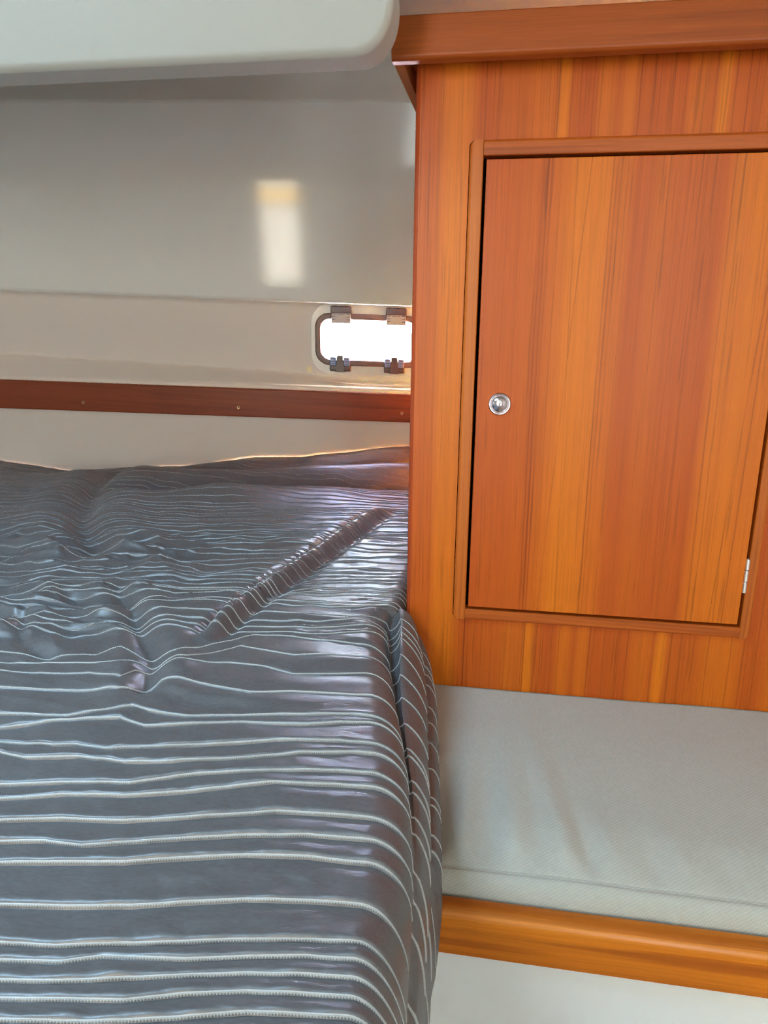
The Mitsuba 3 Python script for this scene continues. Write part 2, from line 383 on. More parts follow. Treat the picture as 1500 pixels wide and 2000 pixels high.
obj('emissive_pane', trimesh.Trimesh(v, pf, process=False), 'white_laminate', 'window_2', smooth=False, emitter={'type': 'area', 'radiance': rgb(*HATCH_LIGHT)})


# ---------------------------------------------------------------- portlight
def port_solid(outer, inner, w0, w1, r=0.003):
    """A ring between two rounded rectangles (half width, half height, radius), from depth w0 to w1, front edges rounded."""
    a, b = lambda e: port_ring(outer[0] - e, outer[1] - e, outer[2] - e), lambda e: port_ring(inner[0] + e, inner[1] + e, inner[2] + e)
    lift = lambda q, w: hull(q[:, 0], w, q[:, 1])
    rings = [lift(a(0), w0)]
    for k in range(4):
        t = math.radians(30 * k)
        rings.append(lift(a(r * (1 - math.cos(t))), w1 - r + r * math.sin(t)))
    for k in range(3, -1, -1):
        t = math.radians(30 * k)
        rings.append(lift(b(r * (1 - math.cos(t))), w1 - r + r * math.sin(t)))
    rings.append(lift(b(0), w0))
    m = loft(rings, closed=True)
    return m


obj('window_1', port_solid((0.185, 0.112, 0.062), (0.160, 0.072, 0.040), 0.0, 0.007, 0.004), 'portlight_white')
tag('window_1', 'small rounded portlight with dark gasket in the hull beside the cabinet', 'window', kind='structure')
obj('frame', port_solid((0.170, 0.081, 0.045), (0.152, 0.0625, 0.030), -0.004, 0.018, 0.005), 'portlight_dark', 'window_1', label='dark brown rubber-sealed frame')
q = port_ring(0.158, 0.069, 0.036)
v = np.vstack([hull(q[:, 0], -0.010, q[:, 1]), hull([PU], -0.010, [PZ])])
obj('pane', trimesh.Trimesh(v, [[len(q), i, (i + 1) % len(q)] for i in range(len(q))], process=False), 'pane', 'window_1', smooth=False)


def port_box(uc, zc, hu, hz, w0, w1, r=0.003):
    m = rbox(-hu, hu, w0, w1, -hz, hz, r)
    v = np.array(m.vertices)
    P = hull(v[:, 0] + uc, v[:, 1], v[:, 2] + zc + PT * (v[:, 0] + uc - PU))
    m = trimesh.Trimesh(P, m.faces, process=False)
    if m.volume < 0:
        m.invert()
    return m


for du in (-0.087, 0.087):
    h = obj('hinge', cat(port_box(PU + du, PZ + 0.091, 0.0325, 0.012, 0.004, 0.030, 0.004), port_box(PU + du, PZ + 0.074, 0.0325, 0.008, 0.016, 0.026, 0.003)), 'latch_dark', 'window_1', label='dark hinge at the top of the portlight')
    obj('plate', port_box(PU + du, PZ + 0.0665, 0.030, 0.0155, 0.020, 0.0295, 0.002), 'latch_pale', h, label='pale ribbed hinge plate')
    marks = [port_box(PU + du + s * 0.0235, PZ + 0.0785 - 0.0085 * j, 0.0050, 0.0010, 0.028, 0.0302, 0) for s in (-1, 1) for j in range(3)] + [port_box(PU + du, PZ + 0.0775, 0.0125, 0.0007, 0.028, 0.0302, 0)]
    obj('rib', cat(*marks), 'latch_dark', h, label='dark raised marks')
    l = obj('latch', cat(port_box(PU + du - 0.004, PZ - 0.089, 0.0330, 0.0095, 0.006, 0.030, 0.004), port_box(PU + du - 0.004, PZ - 0.075, 0.0325, 0.012, 0.010, 0.024, 0.003)), 'latch_dark', 'window_1', label='dark latch at the bottom of the portlight')
    for s in (-1, 1):
        obj('tinted_insert', port_box(PU + du - 0.004 + s * 0.0215, PZ - 0.0685, 0.0095, 0.0135, 0.022, 0.0285, 0.002), 'latch_reflection_blue', l, label='latch plate with a painted blue reflection')
    obj('rib', cat(*[port_box(PU + du - 0.004 + s * 0.0215, PZ - 0.0595 - 0.0080 * j, 0.0055, 0.0009, 0.027, 0.0292, 0) for s in (-1, 1) for j in range(3)]), 'latch_dark', l)
    lev = [(-0.0145, -0.101), (0.0145, -0.101), (0.0125, -0.078), (0.0095, -0.050), (-0.0095, -0.050), (-0.0125, -0.078)]
    ring0 = [hull(PU + du - 0.004 + a, 0.020, PZ + b + PT * du) for a, b in lev]
    ring1 = [hull(PU + du - 0.004 + a * .92, 0.036 - 0.10 * (b + 0.101), PZ + b * .995 + PT * du) for a, b in lev]
    obj('lever', loft([np.array(ring0), np.array(ring1)]), 'latch_dark', l, smooth=False, label='dark tapered lever')
# a paper sticker corner left of the flange
obj('sticker', port_box(PU - 0.190, PZ - 0.098, 0.008, 0.010, 0.0, 0.0008, 0), 'label_paper', 'wall_back', smooth=False, label='pale sticker corner beside the portlight flange')

# ---------------------------------------------------------------- wooden strip with screws
rs = []
for u in us:
    zl, zh = float(strip_lo(u)), float(strip_hi(u))
    q = rrect(0.050, 0.076, zl, zh, [0.004, 0.004, 0.004, 0.004], 4)
    rs.append(hull(np.full(len(q), u), q[:, 0], q[:, 1]))
obj('trim_1', loft(rs), 'teak_strip')
tag('trim_1', 'dark reddish wooden strip screwed to the hull below the portlight', 'trim', kind='structure')
for px, py, pz in ((-1.294, 2.098, 0.914), (-0.8139, 2.1825, 0.9018), (-0.3027, 2.2727, 0.888)):
    u = (np.array([px, py, 0]) - W0) @ WT
    c = hull(u, 0.0755, pz)
    s = obj('screw', lathe([(0.0, 0.0004), (0.0022, 0.0004), (0.0026, 0.0012), (0.0042, 0.0013), (0.0047, 0.0), (0.0, -0.001)], c, WN, 24), 'screw', 'trim_1', label='small brass screw')
    obj('recess', lathe([(0.0, 0.00095), (0.0019, 0.00095), (0.0019, 0.0), (0.0, 0.0)], c, WN, 12), 'screw_slot', s)

# ---------------------------------------------------------------- cabinet
YF = 1.052
cab = 'cabinet'
DL, DR, DB, DT = -0.0306, 0.3640, 0.7325, 1.3695      # the door leaf
FL, FR, FB, FT = -0.0530, 0.3825, 0.7112, 1.3935      # outer edge of the moulding
g = 0.0042
iL, iR, iB, iT = DL - g, DR + g, DB - g, DT + g         # inner edge of the moulding
XL, XR, ZB, ZT = -0.1285, 0.78, 0.560, 1.500
# the front veneer with the door opening
gr, ch = 0.0011, 0.0055                                    # a fine groove added round the moulding for the dark shade line at its edge
op = [(FL - gr + ch, FB - gr), (FR + gr - ch, FB - gr), (FR + gr, FB - gr + ch), (FR + gr, FT + gr - ch), (FR + gr - ch, FT + gr), (FL - gr + ch, FT + gr), (FL - gr, FT + gr - ch), (FL - gr, FB - gr + ch)]
face = trimesh.creation.extrude_polygon(sg.Polygon([(XL + .0065, ZB), (XR, ZB), (XR, ZT), (XL + .0065, ZT)], [op]), 0.016, engine='earcut')
v = np.array(face.vertices)
face = trimesh.Trimesh(np.stack([v[:, 0], YF + v[:, 2], v[:, 1]], 1), face.faces, process=False)
face.invert()
obj('front_panel', face, 'teak_face', cab, smooth=False)
obj('body', cat(rbox(XL + .0005, XL + .018, YF + .015, 2.20, ZB, ZT, 0), rbox(XL, XR, YF + .3, YF + .31, ZB, ZT, 0), rbox(XL, XR, YF + .017, YF + .3, ZT - .012, ZT, 0)), 'teak_upright', cab, smooth=False)
obj('black_backing', cat(rbox(FL - .006, FR + .006, YF + .016, YF + .03, FB - .006, FT + .006, 0)), 'gap_black', cab, smooth=False)  # near-black sheet behind the gaps, painted in place of their shade
# rounded corner moulding along the left edge
pr = [(XL + .0068, YF - .0002), (XL + .0040, YF + .0006), (XL + .0016, YF + .0026), (XL + .0003, YF + .006), (XL, YF + .020), (XL + .0068, YF + .020)]
obj('corner_post', loft([np.array([(x, y, z) for x, y in pr]) for z in (ZB, ZT)]), 'teak_edge', cab, smooth=40, label='rounded edge strip with its dark reflection put into the red')


def moulding(x0, x1, z0, z1, vertical, outer):
    """One piece of the door frame: flat face, its outer edge rounded down to the panel."""
    d, r = 0.0085, 0.0045
    if vertical:
        o, i = (x0, x1) if outer < 0 else (x1, x0)
    else:
        o, i = (z0, z1) if outer < 0 else (z1, z0)
    s = 1 if i > o else -1
    prof = [(o, 0.0)] + [(o + s * r * (1 - math.cos(t)), d - r + r * math.sin(t)) for t in np.linspace(0, math.pi / 2, 6)] + [(i - s * 0.001, d), (i, d - 0.001), (i, -0.012), (i - s * .006, -0.012), (i - s * .006, 0.0)]
    ends = (z0, z0 + .0058, z1 - .0058, z1) if vertical else (x0, x1)
    rings = [np.array([(c, YF - h, e) if vertical else (e, YF - h, c) for c, h in prof]) for e in ends]
    m = loft(rings)
    if m.volume < 0:
        m.invert()
    return m


FW = iL - FL
def chamfer(m):
    """cuts the outer corners of an upright at 45 degrees"""
    v = np.array(m.vertices)
    for sx, ex in ((1, FL), (-1, FR)):
        for sz, ez in ((1, FB), (-1, FT)):
            d = 0.0055 - (sx * (v[:, 0] - ex) + sz * (v[:, 2] - ez))
            near = d > 0
            v[near, 0] += sx * d[near]
    m.vertices = v
    return m


obj('frame_stile', chamfer(moulding(FL, iL, FB, FT, True, -1)), 'teak_upright', cab, smooth=35)
obj('frame_stile', chamfer(moulding(iR, FR, FB, FT, True, 1)), 'teak_upright', cab, smooth=35)
obj('frame_rail', moulding(iL + .0002, iR - .0002, FB, iB, False, -1), 'teak_level', cab, smooth=35)
obj('frame_rail', moulding(iL + .0002, iR - .0002, iT, FT, False, 1), 'teak_level', cab, smooth=35)
door = obj('door', rbox(DL, DR, YF - .0078, YF + .012, DB, DT, 0.0016), 'teak_door', cab, smooth=30)
lc = np.array([0.0027, YF - .0078, 1.0462])
obj('lock_bezel', lathe([(0.0, -.002), (0.0163, -.002), (0.0163, .0010), (0.0158, .0024), (0.0146, .0032), (0.0134, .0030), (0.0128, .0018), (0.0126, .0006), (0.0, .0006)], lc, n=64), 'chrome', door, label='chrome lock rosette', smooth=40)
obj('lock_button', lathe([(0.0, .0068), (0.003, .0066), (0.006, .0060), (0.0085, .0050), (0.0105, .0036), (0.0116, .0020), (0.0119, .0004), (0.0, .0004)], lc, n=64), 'chrome', door, label='domed chrome push button', smooth=40)
key = trimesh.creation.icosphere(3, 1.0)
key.apply_scale([0.0030, 0.0024, 0.0066])
key.apply_transform(trimesh.transformations.rotation_matrix(0.22, [0, 1, 0]))
key.apply_translation(lc + [0.0016, -.0058, -.0004])
obj('lock_lever', key, 'chrome', door, label='small oval chrome turn piece', smooth=True)


def hinge(z0, z1):
    h = []
    m = 3
    for k in range(m):
        a, b = z0 + (z1 - z0) * k / m + .0004, z0 + (z1 - z0) * (k + 1) / m - .0004
        h.append(lathe([(0, a), (.0026, a), (.0031, a + .0005), (.0031, b - .0005), (.0026, b), (0, b)], [DR + g / 2 - .0003, YF - .0086, 0], axis=(0, 0, 1), n=20))
    h.append(rbox(DR + .0012, DR + .0026, YF - .008, YF + .008, z0, z1, 0))
    return cat(*h)


obj('hinge', hinge(0.7830, 0.8352), 'steel', door, label='small steel butt hinge low on the right edge')
obj('hinge', hinge(1.2670, 1.3192), 'steel', door, label='small steel butt hinge high on the right edge')
# raised wooden border around the cabinet top, hanging down in front of the face
FZ0, FZ1 = 1.4770, 1.5265
fas = []
for x in (-0.1535, 0.78):
    q = rrect(1.000, 1.020, FZ0, FZ1, [0.006, 0.002, 0.002, 0.002], 6)
    fas.append(np.stack([np.full(len(q), x), q[:, 0], q[:, 1]], 1))
top = cab + '__top'
obj('top', rbox(-0.140, XR, 1.0195, 2.1, 1.500, 1.508, 0), 'teak_level', cab, smooth=False)
obj('border_front', loft(fas), 'teak_fascia', cab, smooth=35)
ret = []
for y in (1.0195, 2.05):
    x = -0.1535 + 0.09 * (min(y, 1.4) - 1.0195)
    q = rrect(x, x + 0.0125, FZ0 + .001 - 0.03 * (y - 1.02), FZ1, [0.002] * 4, 3)
    ret.append(np.stack([q[:, 0], np.full(len(q), y), q[:, 1]], 1))
obj('border_side', loft(ret), 'teak_return', cab, smooth=35)
tag(cab, 'tall teak cabinet with a framed locking door beside the bed', 'cabinet')

# ---------------------------------------------------------------- bench and cushion
YR = 0.62
bench = 'bench'
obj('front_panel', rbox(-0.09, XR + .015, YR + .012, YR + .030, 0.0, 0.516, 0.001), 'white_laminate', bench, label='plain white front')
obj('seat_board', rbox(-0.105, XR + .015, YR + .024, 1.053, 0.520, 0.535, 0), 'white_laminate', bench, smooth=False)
rl = []
for x in (-0.085, XR + .015):
    q = rrect(YR, YR + 0.024, 0.5055, 0.5610, [0.004, 0.002, 0.004, 0.011], 8)
    rl.append(np.stack([np.full(len(q), x), q[:, 0], q[:, 1]], 1))
obj('front_rail', loft(rl), 'teak_rail', bench, smooth=35, label='varnished wooden rail with a rounded top edge')
tag(bench, 'white bench with a varnished wooden front rail under the cabinet', 'bench')

CX0, CX1, CY0, CY1, CZ0, CZ1 = -0.118, 0.772, 0.646, 1.0505, 0.537, 0.592


def smooth01(a, b, x):
    t = np.clip((x - a) / (b - a), 0, 1)
    return t * t * (3 - 2 * t)


def cushion_mesh():
    nx = 260
    xs = np.linspace(CX0, CX1, nx)
    n_top, n_front = 110, 26
    prof = []                                # (y, z, front-ness) round the section: underside front edge, front, top, back edge
    prof.append((CY0 + 0.02, CZ0, 0.0))
    for k in range(n_front):
        f = k / (n_front - 1)
        a = math.pi * 0.5 * f
        prof.append((CY0 + 0.0 + 0.017 * (1 - math.sin(math.pi / 2 - a)) ** 1.0 * 1.0, CZ0 + 0.012 + (CZ1 - 0.013 - CZ0 - 0.012) * math.sin(a), 1.0))
    for k in range(1, n_top):
        f = k / (n_top - 1)
        s = (CY1 - CY0 - 0.017) * f ** 1.15
        prof.append((CY0 + 0.017 + s, CZ1 - 0.013 * max(0.0, 1 - s / 0.075) ** 2, 0.0))
    prof.append((CY1, CZ0, 0.0))
    P = np.zeros((len(prof), nx, 3))
    for i, (y, z, w) in enumerate(prof):
        P[i, :, 0], P[i, :, 1], P[i, :, 2] = xs, y, z
    Y, X = P[..., 1], P[..., 0]
    top = np.clip((P[..., 2] - CZ0) / (CZ1 - CZ0), 0, 1)
    ins = np.clip((Y - CY0) / (CY1 - CY0), 0, 1)
    crown = 0.006 * np.sin(np.pi * np.clip(ins * 0.9 + 0.08, 0, 1))
    wr = np.zeros_like(X)
    # gathers that run back from the front seam: (x at the front, lean, width, height, how far back)
    for x0, lean, w, h, far in ((0.045, -0.06, 0.016, 0.0030, 0.30), (0.105, -0.16, 0.014, 0.0032, 0.36), (0.128, -0.13, 0.009, -0.0022, 0.12), (0.015, -0.03, 0.018, -0.0016, 0.26), (0.160, -0.20, 0.012, 0.0016, 0.14),
                                (0.195, -0.12, 0.010, -0.0016, 0.09), (0.235, -0.22, 0.012, 0.0014, 0.12), (-0.015, 0.00, 0.012, 0.0022, 0.30), (-0.045, -0.03, 0.014, -0.0040, 0.20), (0.275, -0.18, 0.010, -0.0012, 0.08), (0.40, -0.1, 0.014, 0.0014, 0.12), (0.55, 0.1, 0.014, 0.0014, 0.12)):
        s = Y - CY0
        d = (X - (x0 + lean * s + 0.10 * s * s)) / (w * (1 + 1.2 * s))
        wr += h * np.exp(-d * d) * smooth01(0.016, 0.05, s) * (1 - np.clip(s / far, 0, 1) ** 2)
    wr += 0.0016 * (meshkit.fbm(np.stack([X * 9, Y * 6, X * 0], -1), 3, 2) - 0.5)
    P[..., 2] += top * (crown + 2.5 * wr) - 0.0014 * np.exp(-((Y - CY0 - 0.018) / 0.0026) ** 2) * top
    front = np.exp(-((Y - CY0) / 0.012) ** 2) * (1 - top * 0.2)
    P[..., 1] += -front * 0.002 * (meshkit.noise(np.stack([X * 26, X * 0, X * 0], -1), 7) - 0.5) - front * 0.0022 * np.exp(-((X - 0.208) / 0.004) ** 2)
    return P


CP = cushion_mesh()
obj('cover', grid(CP), 'cushion_fabric', 'seat_cushion', smooth=True)
# the run of stitches along the front
Yc = CP[..., 1]
row = 1 + 26
pts = CP[row]
st = []
L = np.concatenate([[0], np.cumsum(np.linalg.norm(np.diff(pts, axis=0), axis=1))])
for s in np.arange(0, L[-1] - 0.004, 0.0036):
    a = np.array([np.interp(s, L, pts[:, k]) for k in range(3)]) + [0, 0, 0.0002]
    b = np.array([np.interp(s + 0.0026, L, pts[:, k]) for k in range(3)]) + [0, 0, 0.0002]
    w = np.array([0, 0.0005, 0.0])
    u = np.array([0, 0, 0.00035])
    st.append(np.array([a - w, a + w, b + w, b - w, (a + b) / 2 + u]))
sv = np.vstack(st)
sf = np.vstack([np.array([[0, 3, 4], [3, 2, 4], [2, 1, 4], [1, 0, 4]]) + 5 * i for i in range(len(st))])
obj('seam', trimesh.Trimesh(sv, sf, process=False), 'cushion_thread', 'seat_cushion', smooth=False, label='stitched seam along the front edge')
tag('seat_cushion', 'pale grey woven seat cushion on the white bench', 'cushion')

# ---------------------------------------------------------------- bed
bed = 'bed'


def prism(poly, z0, z1):
    m = trimesh.creation.extrude_polygon(sg.Polygon(poly), z1 - z0, engine='earcut')
    return m.apply_translation([0, 0, z0])


edge = lambda y: -0.145 - 0.160 * (y - 1.0)
foot_y = lambda x: 0.0 + 0.17 * (x + 0.22)
base = [(-1.88, foot_y(-1.88)), (edge(0.0) - .09, foot_y(edge(0.0) - .09)), (edge(2.0) - .06, 1.98), (-1.88, 1.86)]
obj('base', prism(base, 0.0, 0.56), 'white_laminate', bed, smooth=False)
obj('mattress', prism(base, 0.561, 0.650), 'mattress', bed, smooth=False)
tag(bed, 'built-in berth under the dark striped bedspread', 'bed')

SEAMS = [
    [(-287, 309), (-249, 314), (-212, 321), (-175, 330), (-138, 340), (-100, 345), (-71, 348)],
    [(-296, 322), (-257, 328), (-218, 334), (-182, 345), (-143, 354), (-104, 359), (-74, 362)],
    [(-305, 334), (-265, 340), (-227, 349), (-188, 358), (-148, 367), (-107, 373), (-77, 376)],
    [(-316, 348), (-274, 354), (-250, 363), (-193, 370), (-153, 379), (-111, 387), (-79, 390)],
    [(-325, 361), (-286, 365), (-255, 372), (-220, 379), (-168, 391), (-115, 400), (-76, 405)],
    [(-349, 392), (-302, 398), (-251, 407), (-214, 417), (-170, 428), (-124, 435), (-89, 438)],
    [(-378, 431), (-329, 439), (-280, 447), (-233, 460), (-186, 472), (-136, 479), (-98, 480)],
    [(-393, 452), (-358, 459), (-325, 459), (-268, 475), (-194, 493), (-142, 503), (-103, 506)],
    [(-411, 476), (-359, 487), (-305, 493), (-254, 506), (-177, 527), (-122, 532)],
    [(-432, 504), (-379, 518), (-323, 525), (-259, 544), (-189, 564), (-131, 573)],
    [(-446, 523), (-390, 535), (-326, 542), (-269, 566), (-195, 584), (-136, 595)],
    [(-478, 566), (-448, 562), (-398, 573), (-349, 573), (-301, 581), (-232, 602), (-173, 619), (-128, 631)],
    [(-492, 585), (-436, 589), (-416, 596), (-377, 593), (-314, 610), (-212, 637), (-122, 650)],
    [(-514, 615), (-454, 633), (-394, 648), (-360, 639), (-332, 647), (-257, 671), (-189, 678), (-124, 693)],
    [(-528, 634), (-453, 643), (-393, 675), (-371, 669), (-328, 670), (-229, 694), (-144, 708), (-109, 707)],
    [(-566, 685), (-499, 699), (-427, 705), (-413, 713), (-390, 741), (-333, 742), (-275, 734), (-224, 746), (-120, 757)],
    [(-593, 722), (-485, 738), (-439, 733), (-419, 762), (-392, 787), (-327, 803), (-280, 803), (-238, 794), (-128, 811)],
    [(-612, 748), (-555, 754), (-488, 764), (-437, 782), (-397, 780), (-365, 818), (-329, 853), (-251, 839), (-135, 852)],
    [(-629, 771), (-560, 774), (-508, 797), (-487, 821), (-449, 803), (-405, 816), (-326, 893), (-268, 896), (-141, 887)],
]
SLOPE = 0.17
rng = np.random.default_rng(11)
# border of the bedspread on its right side: where it tucks in, rises again, is seamed, and ends (x, y, z)
TUCK = np.array([(-0.1445, 1.0337, 0.722), (-0.1479, 0.9888, 0.700), (-0.1331, 0.9085, 0.690), (-0.1098, 0.8075, 0.685), (-0.0906, 0.7288, 0.685), (-0.0751, 0.6624, 0.685), (-0.0578, 0.5558, 0.685), (-0.0507, 0.5010, 0.680), (-0.0473, 0.4643, 0.670), (-0.0462, 0.4409, 0.660), (-0.0441, 0.4158, 0.650), (-0.02, 0.2, 0.62), (0.03, -0.3, 0.62)])
RISE = np.array([(-0.1367, 1.0352, 0.728), (-0.1284, 0.9924, 0.725), (-0.1138, 0.8862, 0.718), (-0.1097, 0.8523, 0.705), (-0.1004, 0.8003, 0.692), (-0.0826, 0.7117, 0.690), (-0.0677, 0.6417, 0.688), (-0.0557, 0.5667, 0.682), (-0.0493, 0.5143, 0.668), (-0.0467, 0.4792, 0.655), (-0.0449, 0.4501, 0.635), (-0.0439, 0.4327, 0.630), (-0.018, 0.2, 0.61), (0.032, -0.3, 0.61)])
SEWN = np.array([(-0.1330, 1.0400, 0.727), (-0.1254, 1.0300, 0.715), (-0.1073, 1.0110, 0.690), (-0.0909, 0.9667, 0.665), (-0.0810, 0.9181, 0.650), (-0.0738, 0.8630, 0.642), (-0.0631, 0.7578, 0.635), (-0.0554, 0.6826, 0.630), (-0.0499, 0.6190, 0.620), (-0.0464, 0.5755, 0.600), (-0.0457, 0.5543, 0.580), (-0.0471, 0.5269, 0.560), (-0.0470, 0.4999, 0.550), (-0.016, 0.2, 0.54), (0.034, -0.3, 0.54)])
HEM = np.array([(-0.1325, 1.0420, 0.727), (-0.1185, 1.0400, 0.705), (-0.1052, 1.0380, 0.680), (-0.0922, 1.0300, 0.657), (-0.0814, 1.0080, 0.642), (-0.0736, 0.9720, 0.627), (-0.0653, 0.9153, 0.616), (-0.0536, 0.8128, 0.610), (-0.0441, 0.7306, 0.609), (-0.0358, 0.6450, 0.606), (-0.0328, 0.6170, 0.570), (-0.0336, 0.6120, 0.535), (-0.0361, 0.6000, 0.490), (-0.0395, 0.5885, 0.475), (-0.0401, 0.5772, 0.460), (-0.014, 0.2, 0.45), (0.036, -0.3, 0.45)])


def border(tab, y):
    t = tab[::-1]
    return np.interp(y, t[:, 1], t[:, 0]), np.interp(y, t[:, 1], t[:, 2])


def right_edge(y):
    """x where the top of the bedspread ends on the right."""
    x = border(TUCK, np.minimum(y, 1.02))[0]
    return np.where(y > 1.02, -0.1312, x)


# columns run across the bed, fraction 0 = right edge of the top, 1 = left wall
NCOL = 380
c1 = np.linspace(0, 1, NCOL - 24) ** 1.05
COLS = np.concatenate([c1 * 1.0, 1 + np.linspace(0, 1, 25)[1:]])


def col_x(y, c):
    """x of column c at depth y; columns fan out with distance, the last two dozen fill up to the left wall."""
    xr = right_edge(y)
    span = 0.42 + 0.62 * np.clip(y, 0, 3)
    span = np.minimum(span, 1.93 + xr)
    return np.where(c <= 1, xr - c * span, xr - span - (c - 1) * (1.935 + xr - span))


def seam_table():
    """y of every seam at every column, nearest seam first."""
    out = []
    base_y = []
    y = 0.318
    for s in SEAMS:
        s = np.array(s) / 1000.0
        base_y.append(('traced', s))
    ys = []
    y0 = 0.318
    for k in range(22):                                        # towards the foot, outside the photograph
        y0 -= rng.choice([0.013, 0.014, 0.022, 0.03])
        ys.append(('plain', y0))
    far, y0 = [], 0.905
    while y0 < 2.36:
        y0 += rng.choice([0.014, 0.015, 0.018, 0.026, 0.034]) * (1.0 if y0 < 1.3 else 1.0)
        far.append(('plain', y0))
    every = ys[::-1] + base_y + far
    for k, (how, s) in enumerate(every):
        if how == 'plain':
            yy = np.full(len(COLS), s)
            for _ in range(3):
                x = col_x(yy, COLS)
                amp = 0.004 + 0.020 * np.clip((s - 0.75) / 0.3, 0, 1)
                wob = meshkit.fbm(np.stack([x * 9.0, x * 0 + s * 5.0, x * 0], -1), 3, 5) - 0.5
                wob2 = meshkit.noise(np.stack([x * 30.0, x * 0 + s * 14.0, x * 0 + 3], -1), 9) - 0.5
                yy = s + SLOPE * (x + 0.22) + 1.8 * amp * wob + 0.25 * amp * wob2
        else:
            yy = np.full(len(COLS), s[:, 1].mean())
            for _ in range(4):
                x = col_x(yy, COLS)
                yy = np.interp(x, s[:, 0], s[:, 1]) + SLOPE * np.minimum(x - s[0, 0], 0) + 0.35 * SLOPE * np.maximum(x - s[-1, 0], 0)
        out.append(yy)
    S = np.array(out)
    for k in range(1, len(S)):                                  # keep them in order
        S[k] = np.maximum(S[k], S[k - 1] + 0.0075)
    return S


S = seam_table()
FOLD = np.array([(-0.2500, 1.640), (-0.2850, 1.470), (-0.3135, 1.294), (-0.3357, 1.180), (-0.3577, 1.0775), (-0.3718, 0.970), (-0.3906, 0.843)])


def dist_line(X, Y, P):
    """Distance to a polyline, the side (+ to the right of its run) and the fraction along it."""
    best, side, frac = np.full(X.shape, 9.0), np.zeros(X.shape), np.zeros(X.shape)
    for i in range(len(P) - 1):
        a, b = P[i], P[i + 1]
        d = b - a
        t = np.clip(((X - a[0]) * d[0] + (Y - a[1]) * d[1]) / (d @ d), 0, 1)
        dx, dy = X - a[0] - t * d[0], Y - a[1] - t * d[1]
        r = np.hypot(dx, dy)
        s = np.sign(dx * d[1] - dy * d[0])
        m = r < best
        best, side, frac = np.where(m, r, best), np.where(m, s, side), np.where(m, (i + t) / (len(P) - 1), frac)
    return best, side, frac


def ridged(x, y, seed):
    q = np.stack([x, y, np.zeros_like(x)], -1)
    return 1 - np.abs(2 * meshkit.noise(q, seed) - 1)


def smooth01(a, b, x):
    t = np.clip((x - a) / (b - a), 0, 1)
    return t * t * (3 - 2 * t)


